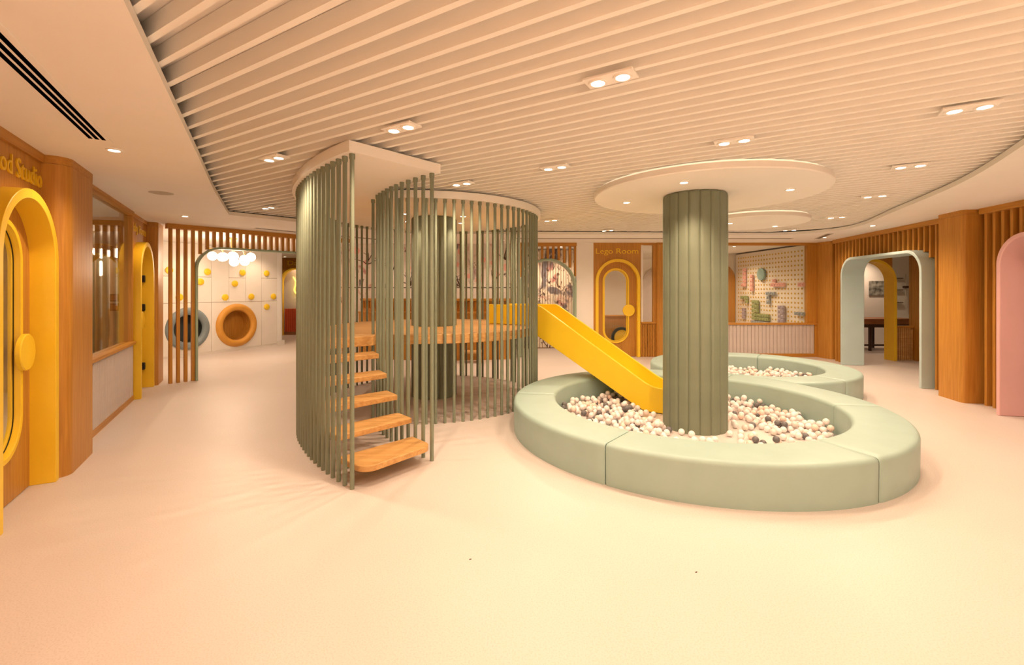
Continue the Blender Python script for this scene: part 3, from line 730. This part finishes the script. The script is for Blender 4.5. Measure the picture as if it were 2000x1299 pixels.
# ================================================================== PADDED COLUMNS
def padded_column(x, y, r, z1, label, n=18, rot=0):
    e = tag(empty('padded_column', (x, y, 0), rot), label, 'column')
    MB().lathe([(r-.035, 0), (r-.035, z1-.006)], 36).obj('core', M['dark'], e, 40)
    h = PI/n; P = []; k = 8
    for i in range(k+1):
        t = -1+2*i/k; a = t*h*.985; rr = r-.012+.012*(1-abs(t)**7); P.append((rr*math.cos(a), rr*math.sin(a)))
    P += [((r-.034)*math.cos(h*.985), (r-.034)*math.sin(h*.985)), ((r-.034)*math.cos(-h*.985), (r-.034)*math.sin(-h*.985))]
    m = len(P); b = MB(); v = []; lev = [(0, 1), (z1-.03, 1), (z1-.012, .985), (z1, .95)]
    for z, s in lev: v += [(px*s, py*s, z) for px, py in P]
    f = [tuple(range(m-1, -1, -1)), tuple(range(3*m, 4*m))]
    for q_ in range(3): f += [(q_*m+i, q_*m+(i+1)%m, (q_+1)*m+(i+1)%m, (q_+1)*m+i) for i in range(m)]
    me = b.add(v, f).mesh('padded_panel', M['pad'], 50)
    for i in range(n): o = link('padded_panel', me, e); o.rotation_euler = (0, 0, 2*PI*i/n)
    return e
padded_column(2.015, 5.08, .335, 2.545, 'thick olive padded column standing in the ball pit', 18, .13)
padded_column(-1.12, 6.63, .322, 2.53, 'olive padded column rising through the climbing tower deck', 18, .05)
# ceiling discs over the pits
def ceiling_disc(x, y, r, label):
    e = MB().lathe([(.0001, 0), (r-.01, 0), (r, .01), (r, .06), (r-.06, .06), (r-.06, .083), (.0001, .083)], 72).obj('ceiling_disc', M['white'], None, 40)
    MB().lathe([(r-.05, .063), (r-.035, .063), (r-.035, .084), (r-.05, .084), (r-.05, .063)], 72).obj('light_strip', M['cove'], e)
    place(e, (x, y, 2.546)); return tag(e, label, 'ceiling disc')
ceiling_disc(2.13, 5.12, 1.20, 'large white round ceiling panel above the padded column')
ceiling_disc(3.76, 7.25, .80, 'smaller white round ceiling panel above the rear ball pit')
for (x, y, lb) in [(1.664, 4.457, 'front left of the padded column'), (1.361, 5.47, 'at the left rim of the panel'), (2.883, 4.774, 'at the right rim of the panel'), (2.55, 5.85, 'hidden behind the padded column')]:
    downlight(x, y, 2.546, 'spot in the large round ceiling panel, '+lb, 'spots in the large round panel', 24, 120)
for (x, y, lb) in [(3.4, 7.18, 'left'), (4.28, 7.5, 'right')]:
    downlight(x, y, 2.546, 'spot in the smaller round ceiling panel, '+lb+' one', 'spots in the small round panel', 20, 130)

# ================================================================== BALL PITS
P1 = (1.911, 5.005); R1o, R1i = 1.892, 1.43
P2 = (3.75, 7.35); R2o, R2i = 1.48, 1.03
def pit_ring(c, ri, ro_fn, seams, label, h=.322):
    e = tag(empty('ball_pit_ring', (c[0], c[1], 0)), label, 'ball pit')
    for s0, s1 in zip(seams, seams[1:]+[seams[0]+360]):
        a0 = math.radians(s0); a1 = math.radians(s1); n = 26; v = []; f = []; pr = 0
        gap = .0035
        A = [a0+gap/1.6, a0+gap/1.6+.008]+[a0+(a1-a0)*k/n for k in range(1, n)]+[a1-gap/1.6-.008, a1-gap/1.6]
        for idx, a in enumerate(A):
            ro = ro_fn(a); ins = .008 if idx in (0, len(A)-1) else 0
            rc = min(.04, (ro-ri)*.3); P = [(ri+ins, .0)]
            P.append((ri+ins, h-rc))
            for k in range(1, 6): w_ = PI-PI/2*k/5; P.append((ri+rc+(rc-ins)*math.cos(w_), h-rc+(rc-ins)*math.sin(w_)))
            for k in range(0, 6): w_ = PI/2-PI/2*k/5; P.append((ro-rc+(rc-ins)*math.cos(w_), h-rc+(rc-ins)*math.sin(w_)))
            P.append((ro-ins-.004, 0)); pr = len(P)
            v += [(r*math.cos(a), r*math.sin(a), z) for r, z in P]
        m = len(A)
        for i in range(m-1): f += [(i*pr+k, i*pr+(k+1)%pr, (i+1)*pr+(k+1)%pr, (i+1)*pr+k) for k in range(pr)]
        f += [tuple(range(pr)), tuple(range((m-1)*pr, m*pr))]
        MB().add(v, f).obj('cushion', M['sage'], e, 50)
    return e
pit_ring(P1, R1i, lambda a: R1o, [-129.3, -69, -9.5, 51, 111, 171], 'front sage padded ring of the ball pit around the column')
D12 = Vector(P1)-Vector(P2)
def r2(a):
    u = Vector((math.cos(a), math.sin(a))); b = u.dot(D12); c_ = D12.length_squared-(R1o+.004)**2; disc = b*b-c_
    if disc > 0 and b > 0: return max(R2i+.03, min(R2o, b-math.sqrt(disc)))
    return R2o
pit_ring(P2, R2i, r2, [-66, -6, 54, 114, 174, 234], 'rear sage padded ring of the smaller ball pit')
# balls
BR = .033
def drop_balls(c, ri, n, avoid, dens, rng, maxz=.15):
    B = []; grid = {}; cell = 2*BR
    def supp(x, y):
        z = BR; gx, gy = int(x//cell), int(y//cell)
        for i in range(gx-1, gx+2):
            for j in range(gy-1, gy+2):
                for (bx, by, bz) in grid.get((i, j), ()):
                    d2 = (bx-x)**2+(by-y)**2
                    if d2 < 4*BR*BR: z = max(z, bz+math.sqrt(4*BR*BR-d2))
        return z
    tries = 0
    while len(B) < n and tries < n*12:
        tries += 1
        a = rng.uniform(0, 2*PI); r = (ri-BR-.004)*math.sqrt(rng.random()); x = c[0]+r*math.cos(a); y = c[1]+r*math.sin(a)
        if rng.random() > dens(x, y): continue
        best = None
        for k in range(14):
            xx = x+(rng.uniform(-.045, .045) if k else 0); yy = y+(rng.uniform(-.045, .045) if k else 0)
            if math.hypot(xx-c[0], yy-c[1]) > ri-BR-.004: continue
            z = supp(xx, yy)
            if avoid(xx, yy, z): continue
            if best is None or z < best[2]: best = (xx, yy, z)
        if best is None or best[2] > maxz: continue
        B.append(best); grid.setdefault((int(best[0]//cell), int(best[1]//cell)), []).append(best)
    return B
# slide footprint, used to keep the balls clear of it
SLO = Vector((.371, 6.43)); SLD = Vector((.858, -.514)); SLN = Vector((.514, .858)); SLW = .60
def slide_z(t): return .03 if t > 1.52 else .03+(1.52-t)*.605
def avoid1(x, y, z):
    if math.hypot(x-2.015, y-5.08) < .345+BR: return True
    p = Vector((x, y))-SLO; t = p.dot(SLD); s = p.dot(SLN)
    if -.06 < s < SLW+.06 and -.5 < t < 1.90: return z+BR > slide_z(t)-.07
    return False
def dens1(x, y):
    r = math.hypot(x-P1[0], y-P1[1])/R1i
    d = .10+.90*max(0, min(1, (r-.45)/.35))
    if y < 4.75 and abs(x-2.35) < .75 and r > .5: d *= .42
    if x < 1.6: d = max(d, .8)
    return d
rng = random.Random(11)
ballsA = drop_balls(P1, R1i, 930, avoid1, dens1, rng)
ballsB = drop_balls(P2, R2i, 1000, lambda x, y, z: False, lambda x, y: 1, rng, .17)
sph = bmesh.new(); bmesh.ops.create_uvsphere(sph, u_segments=16, v_segments=10, radius=BR)
for fa in sph.faces: fa.smooth = True
kinds = [('white', 'bwhite', .58), ('peach', 'bpeach', .15), ('grey', 'bgrey', .13), ('pearl', 'bpearl', .14)]
bm_me = []
for kname, mn, _ in kinds:
    me = bpy.data.meshes.new('play_ball'); sph.to_mesh(me); me.materials.append(M[mn]); bm_me.append(me)
SV = [v.co.copy() for v in sph.verts]; SF = [[v.index for v in fa.verts] for fa in sph.faces]; sph.free()
def kind():
    t = rng.random(); s = 0
    for i, k in enumerate(kinds):
        s += k[2]
        if t < s: return i
    return 0
def seen(b, grid_):                                   # top balls only: nothing resting on them
    return not any(o[2] > b[2]+.02 and (o[0]-b[0])**2+(o[1]-b[1])**2 < (1.1*BR)**2 for o in grid_)
cand = [b for b in ballsA if seen(b, ballsA)]
cand.sort(key=lambda b: math.hypot(b[0], b[1]))
# the front rim hides the balls right behind it: keep those whose line of sight clears the rim
def clear(b):
    for k in range(1, 40):
        t = k/40*.45; x, y = b[0]*(1-t), b[1]*(1-t); z = b[2]+BR+(1.5-b[2]-BR)*t
        r = math.hypot(x-P1[0], y-P1[1])
        if R1i < r < R1o and z < .32: return False
        if math.hypot(x-2.015, y-5.08) < .33: return False
    return True
single = [b for b in cand if clear(b)][:296]
ss = set(single)
for b in single:
    k = kind(); o = link('play_ball', bm_me[k]); o.location = b
    tag(o, {0: 'white plastic play ball in the front ball pit', 1: 'peach plastic play ball in the front ball pit', 2: 'dark grey plastic play ball in the front ball pit', 3: 'pearly translucent play ball in the front ball pit'}[k], 'ball', kinds[k][0]+' balls in the front pit')
def heap(name, B, label):
    v = []; f = []; mi = []
    for b in B:
        k = kind(); o_ = len(v); v += [(c.x+b[0], c.y+b[1], c.z+b[2]) for c in SV]; f += [[i+o_ for i in q_] for q_ in SF]; mi += [k]*len(SF)
    me = bpy.data.meshes.new(name); me.from_pydata(v, [], f)
    for kk in kinds: me.materials.append(M[kk[1]])
    me.polygons.foreach_set('material_index', mi); me.polygons.foreach_set('use_smooth', [True]*len(f))
    tag(link(name, me), label, 'balls', None, 'stuff')
heap('play_ball_heap', [b for b in ballsA if b not in ss], 'remaining loose play balls heaped in the front pit')
heap('play_ball_heap', ballsB, 'white and grey play balls heaped in the rear pit')

# ================================================================== CLIMBING TOWER
TC = Vector((-1.12, 6.63)); TR = 1.475
tw = tag(empty('climbing_tower', (TC.x, TC.y, 0)), 'round climbing tower of sage poles with wooden steps and deck', 'play structure')
def tl(p): return (p[0]-TC.x, p[1]-TC.y)
POLE_TOP = 2.528
pole_me = MB().lathe([(.0001, 0), (.0172, 0), (.0172, POLE_TOP), (.0001, POLE_TOP)], 12).mesh('pole', M['olive'], 50)
coll_me = MB().lathe([(.0001, POLE_TOP-.042), (.0185, POLE_TOP-.042), (.0225, POLE_TOP-.032), (.0225, POLE_TOP+.001), (.0001, POLE_TOP+.001)], 12).mesh('collar', M['olive'], 50)
def pole(p):
    o = link('pole', pole_me, tw); x, y = tl(p); o.location = (x, y, 0); link('collar', coll_me, o)
def resample(P, step):
    P = [Vector(p) for p in catmull(P, 16)]; out = [P[0]]; acc = 0
    for a, b in zip(P, P[1:]):
        d = (b-a).length; t = step-acc
        while t <= d: out.append(a+(b-a)*(t/d)); t += step
        acc = (acc+d) % step if True else 0
    return out
outer_c = [(-1.207,3.478), (-1.28,3.54), (-1.42,3.676), (-1.56,3.826), (-1.69,3.978), (-1.82,4.144), (-1.935,4.305), (-2.045,4.47), (-2.15,4.645), (-2.29,4.93), (-2.41,5.27), (-2.49,5.65), (-2.52,6.05)]
inner_c = [(-.705,4.055), (-.797,4.135), (-.967,4.30), (-1.127,4.485), (-1.27,4.682), (-1.404,4.896), (-1.504,5.079)]
outer_p = resample(outer_c, .1035); inner_p = resample(inner_c, .1205)
for p in outer_p: pole(p)
for p in inner_p: pole(p)
a0 = math.atan2(5.20-TC.y, -1.585-TC.x); a1 = math.atan2(6.16-TC.y, -2.52-TC.x)
if a1 < a0: a1 += 2*PI
nr = round((a1-a0)*TR/.1035)
for k in range(nr+1):
    a = a0+(a1-a0)*k/nr; dg = (math.degrees(a)+180) % 360-180
    if -5.5 < dg < 24.5: continue                     # gap where the slide leaves the tower
    pole((TC.x+TR*math.cos(a), TC.y+TR*math.sin(a)))
# deck
oc = [Vector(p) for p in catmull(outer_c, 16)]; ic = [Vector(p) for p in catmull(inner_c, 16)]
def at_len(C, s):
    for a, b in zip(C, C[1:]):
        d = (b-a).length
        if s <= d: return a+(b-a)*(s/d)
        s -= d
    return C[-1]
NS = 5; so, si = .283, .262
deck = []
A0 = math.atan2(ic[-1].y+.10-TC.y, ic[-1].x-.05-TC.x); A1 = math.atan2(6.0-TC.y, -2.5-TC.x)
if A1 < A0: A1 += 2*PI
for k in range(73):
    a = A0+(A1-A0)*k/72; deck.append((TC.x+(TR-.024)*math.cos(a), TC.y+(TR-.024)*math.sin(a)))
e_o = at_len(oc, so*NS); e_i = at_len(ic, si*NS)
def inward(p, q, d=.025): v = (Vector(q)-Vector(p)).normalized(); return Vector(p)+v*d
s = so*NS
side = []
while s < 2.75:
    p = at_len(oc, s); side.append(tuple(p+(TC-p).normalized()*.026)); s += .1
deck += [tuple(x) for x in side[::-1]]
deck += [tuple(inward(e_o, e_i)), tuple(inward(e_i, e_o))]
MB().prism_xy([tl(p) for p in deck], .893, 1.0).obj('deck', M['oak'], tw, 40, .004)
for k in range(NS):
    a = inward(at_len(oc, so*k), at_len(ic, si*k)); b = inward(at_len(ic, si*k), at_len(oc, so*k))
    dirn = Vector((-(b-a).y, (b-a).x)).normalized()
    c = inward(at_len(oc, so*(k+1)), at_len(ic, si*(k+1))); d_ = inward(at_len(ic, si*(k+1)), at_len(oc, so*(k+1)))
    if k == 0: a = a-dirn*.10+(b-a).normalized()*.02; b = b-dirn*.06-(b-a).normalized()*.02
    P = [tuple(a), tuple(b), tuple(d_+(b-d_)*.02), tuple(c+(a-c)*.02)]
    if k == 0: P = rounded(P, (0, 1), .11, 8)
    z = (k+1)/6
    t_ = MB().prism_xy([tl(p) for p in P], z-.048, z).obj('tread', M['oak'], tw, 40, .005)
    t_['label'] = 'oak step tread'
    mid0 = at_len(oc, so*(k+.5)); mid1 = at_len(ic, si*(k+.5)); g1 = inward(mid0, mid1, .02); g2 = inward(mid1, mid0, .02)
    x0, y0 = tl(g1); x1, y1 = tl(g2)
    MB().tube([(x0, y0, z-.056), (x1, y1, z-.056)], .008, 6).obj('bracket', M['olive'], t_)
# canopy plate on the poles
off_o = []
for i in range(0, len(oc), 6):
    t = (oc[min(i+1, len(oc)-1)]-oc[max(i-1, 0)]).normalized(); off_o.append(oc[i]+Vector((-t.y, t.x))*.055)
off_i = []
for i in range(0, len(ic), 6):
    t = (ic[min(i+1, len(ic)-1)]-ic[max(i-1, 0)]).normalized(); off_i.append(ic[i]+Vector((t.y, -t.x))*.055)
fd = (oc[0]-oc[6]).normalized()*.05; fi = (ic[0]-ic[6]).normalized()*.05
plate = [off_i[0]+fi]+off_i[:-1]
A0 = math.atan2(5.12-TC.y, -1.47-TC.x); A1 = math.atan2(6.2-TC.y, -2.56-TC.x)
if A1 < A0: A1 += 2*PI
for k in range(73):
    a = A0+(A1-A0)*k/72; plate.append(TC+Vector((math.cos(a), math.sin(a)))*(TR+.05))
plate += off_o[::-1][1:]+[off_o[0]+fd]
MB().prism_xy([tl(p) for p in plate], 2.53, 2.612).obj('canopy_plate', M['white'], tw, 30)
for i, (x, y, lb) in enumerate([(-.68, 6.40, 'front right'), (-.78, 7.03, 'rear right'), (-1.42, 6.19, 'front left'), (-1.56, 6.88, 'rear left')]):
    downlight(x, y, 2.53, 'spot by the tower column under the white canopy, '+lb+' one', 'spots under the tower canopy', 13, 110)

# ================================================================== SLIDE
sl = tag(empty('slide', (SLO.x, SLO.y, 0), math.atan2(SLD.y, SLD.x)), 'yellow slide from the tower deck into the ball pit', 'slide')
# local x runs down the slide, y across (0 near side, SLW far side)
top = [(-.88, 1.29), (-.02, 1.29), (.04, 1.27)]+[(.08+1.40*k/10, 1.245-.885*k/10) for k in range(11)]+[(1.56, .325), (1.64, .31), (1.84, .31)]
bot = [(-.88, 1.003), (-.04, 1.003), (-.02, .86), (1.40, .04), (1.50, .01), (1.84, .01)]
out = top+bot[::-1]
for y0, y1 in ((0, .035), (SLW-.035, SLW)):
    MB().prism_xz(out, y0, y1).obj('side_panel', M['slidey'], sl, 0, .008)
cl = [(-.88, 1.02), (.02, 1.02), (.10, .985)]+[(.14+1.32*k/8, .955-.825*k/8) for k in range(9)]+[(1.54, .085), (1.64, .07), (1.83, .07)]
MB().prism_xz(cl+[(x, z-.016) for x, z in cl[::-1]], .035, SLW-.035).obj('chute', M['slidey'], sl, 30)
MB().prism_xz([(-.02, .99), (1.38, .15), (1.40, .055), (-.02, .875)], .036, SLW-.036).obj('underside', M['slidey'], sl)

# ================================================================== CEILING FITTINGS
for (x, y, lb) in [(.52, 2.44, 'nearest the viewer in the middle'), (-.766, 3.18, 'left of the nearest one, before the tower canopy'), (2.81, 2.83, 'at the upper right edge'),
        (1.668, 3.46, 'just before the large round panel'), (.392, 4.20, 'between tower canopy and large round panel'), (-2.02, 3.91, 'left of the tower canopy corner'), (-.53, 4.84, 'tucked behind the tower canopy corner'),
        (3.588, 4.15, 'right of the large round panel'), (-3.30, 6.24, 'far left, near the flat ceiling corner'), (.62, 7.37, 'beyond the large panel toward the small slat screen'), (4.97, 7.06, 'far right near the curved ceiling edge'),
        (4.31, 5.47, 'right behind the large round panel'), (1.786, 8.60, 'farthest, before the back arched door'), (5.15, 8.55, 'farthest right, before the peg board window'),
        (-.9, .9, 'overhead left, out of view'), (1.1, .3, 'overhead right, out of view')]:
    twinlight(x, y, 'twin downlight in the slatted ceiling, '+lb, 66 if y > 6.9 else 30 if y < 1 else None)
downlight(-3.03, 3.51, CEIL, 'ceiling spot by the end of the black slot diffuser', 'spots in the flat ceiling', 22)
downlight(-4.71, 6.64, CEIL, 'ceiling spot before the left slat screen', 'spots in the flat ceiling', 22)
downlight(5.95, 7.6, CEIL, 'ceiling spot before the pale sage archway', 'spots in the flat ceiling', 20)
downlight(6.3, 9.3, CEIL, 'ceiling spot in the far right corner', 'spots in the flat ceiling', 14)
downlight(-2.2, .4, CEIL, 'ceiling spot over the left foreground, out of view', 'spots in the flat ceiling', 26)
downlight(3.9, 1.6, CEIL, 'ceiling spot over the right foreground, out of view', 'spots in the flat ceiling', 26)
downlight(5.35, 4.6, CEIL, 'ceiling spot before the pink archway', 'spots in the flat ceiling', 18)
for k in range(5):  # fill lamps added out of view to brighten the ceiling and facing surfaces
    downlight(-4+2*k, -2.6, CEIL, 'added fill spot washing the unseen wall behind the viewer', 'added fill spots behind the viewer', 230)
df = tag(empty('slot_diffuser', L(0, -.955, CEIL), LA), 'black three slot air diffuser in the left ceiling', 'air diffuser')
box('frame', M['white'], df, 1.2, 4.33, -.075, .075, -.004, 0)
for k in (-1, 0, 1): box('slot', M['void'], df, 1.22, 4.27, k*.036-.011, k*.036+.011, -.006, -.003)
def slot(loc, rz, ln, label):
    e = tag(empty('slot_diffuser', loc, rz), label, 'air diffuser')
    box('frame', M['grey'], e, 0, ln, -.06, .06, -.004, 0); box('slot', M['darkwood'], e, .02, ln-.02, -.02, .02, -.006, -.003)
slot(SP(1.15, -.42)[:2]+(CEIL,), SA, 2.6, 'long slim air slot in the ceiling before the left screen')
slot((.0, 9.55, CEIL), 0, 5.8, 'long slim air slot in the ceiling along the back wall')
slot((6.0, 8.7, CEIL), math.atan2(.9, .35), .9, 'short grey air grille in the far right ceiling')
sp = MB().lathe([(.0001, -.004), (.10, -.004), (.115, 0), (.0001, 0)], 32).obj('ceiling_speaker', M['grey'], None, 40)
tag(place(sp, (-3.86, 5.07, CEIL)), 'round flat speaker grille in the left ceiling', 'speaker')
# stray specks on the floor
for (x, y, lb) in [(-.232, 2.567, 'left of the middle'), (.98, 2.45, 'right of the middle')]:
    o = MB().box(-.006, .006, -.003, .003, 0, .003).obj('floor_speck', M['darkwood'], None, 0, .001)
    tag(place(o, (x, y, 0), .5), 'tiny dark speck on the foreground floor, '+lb, 'speck')
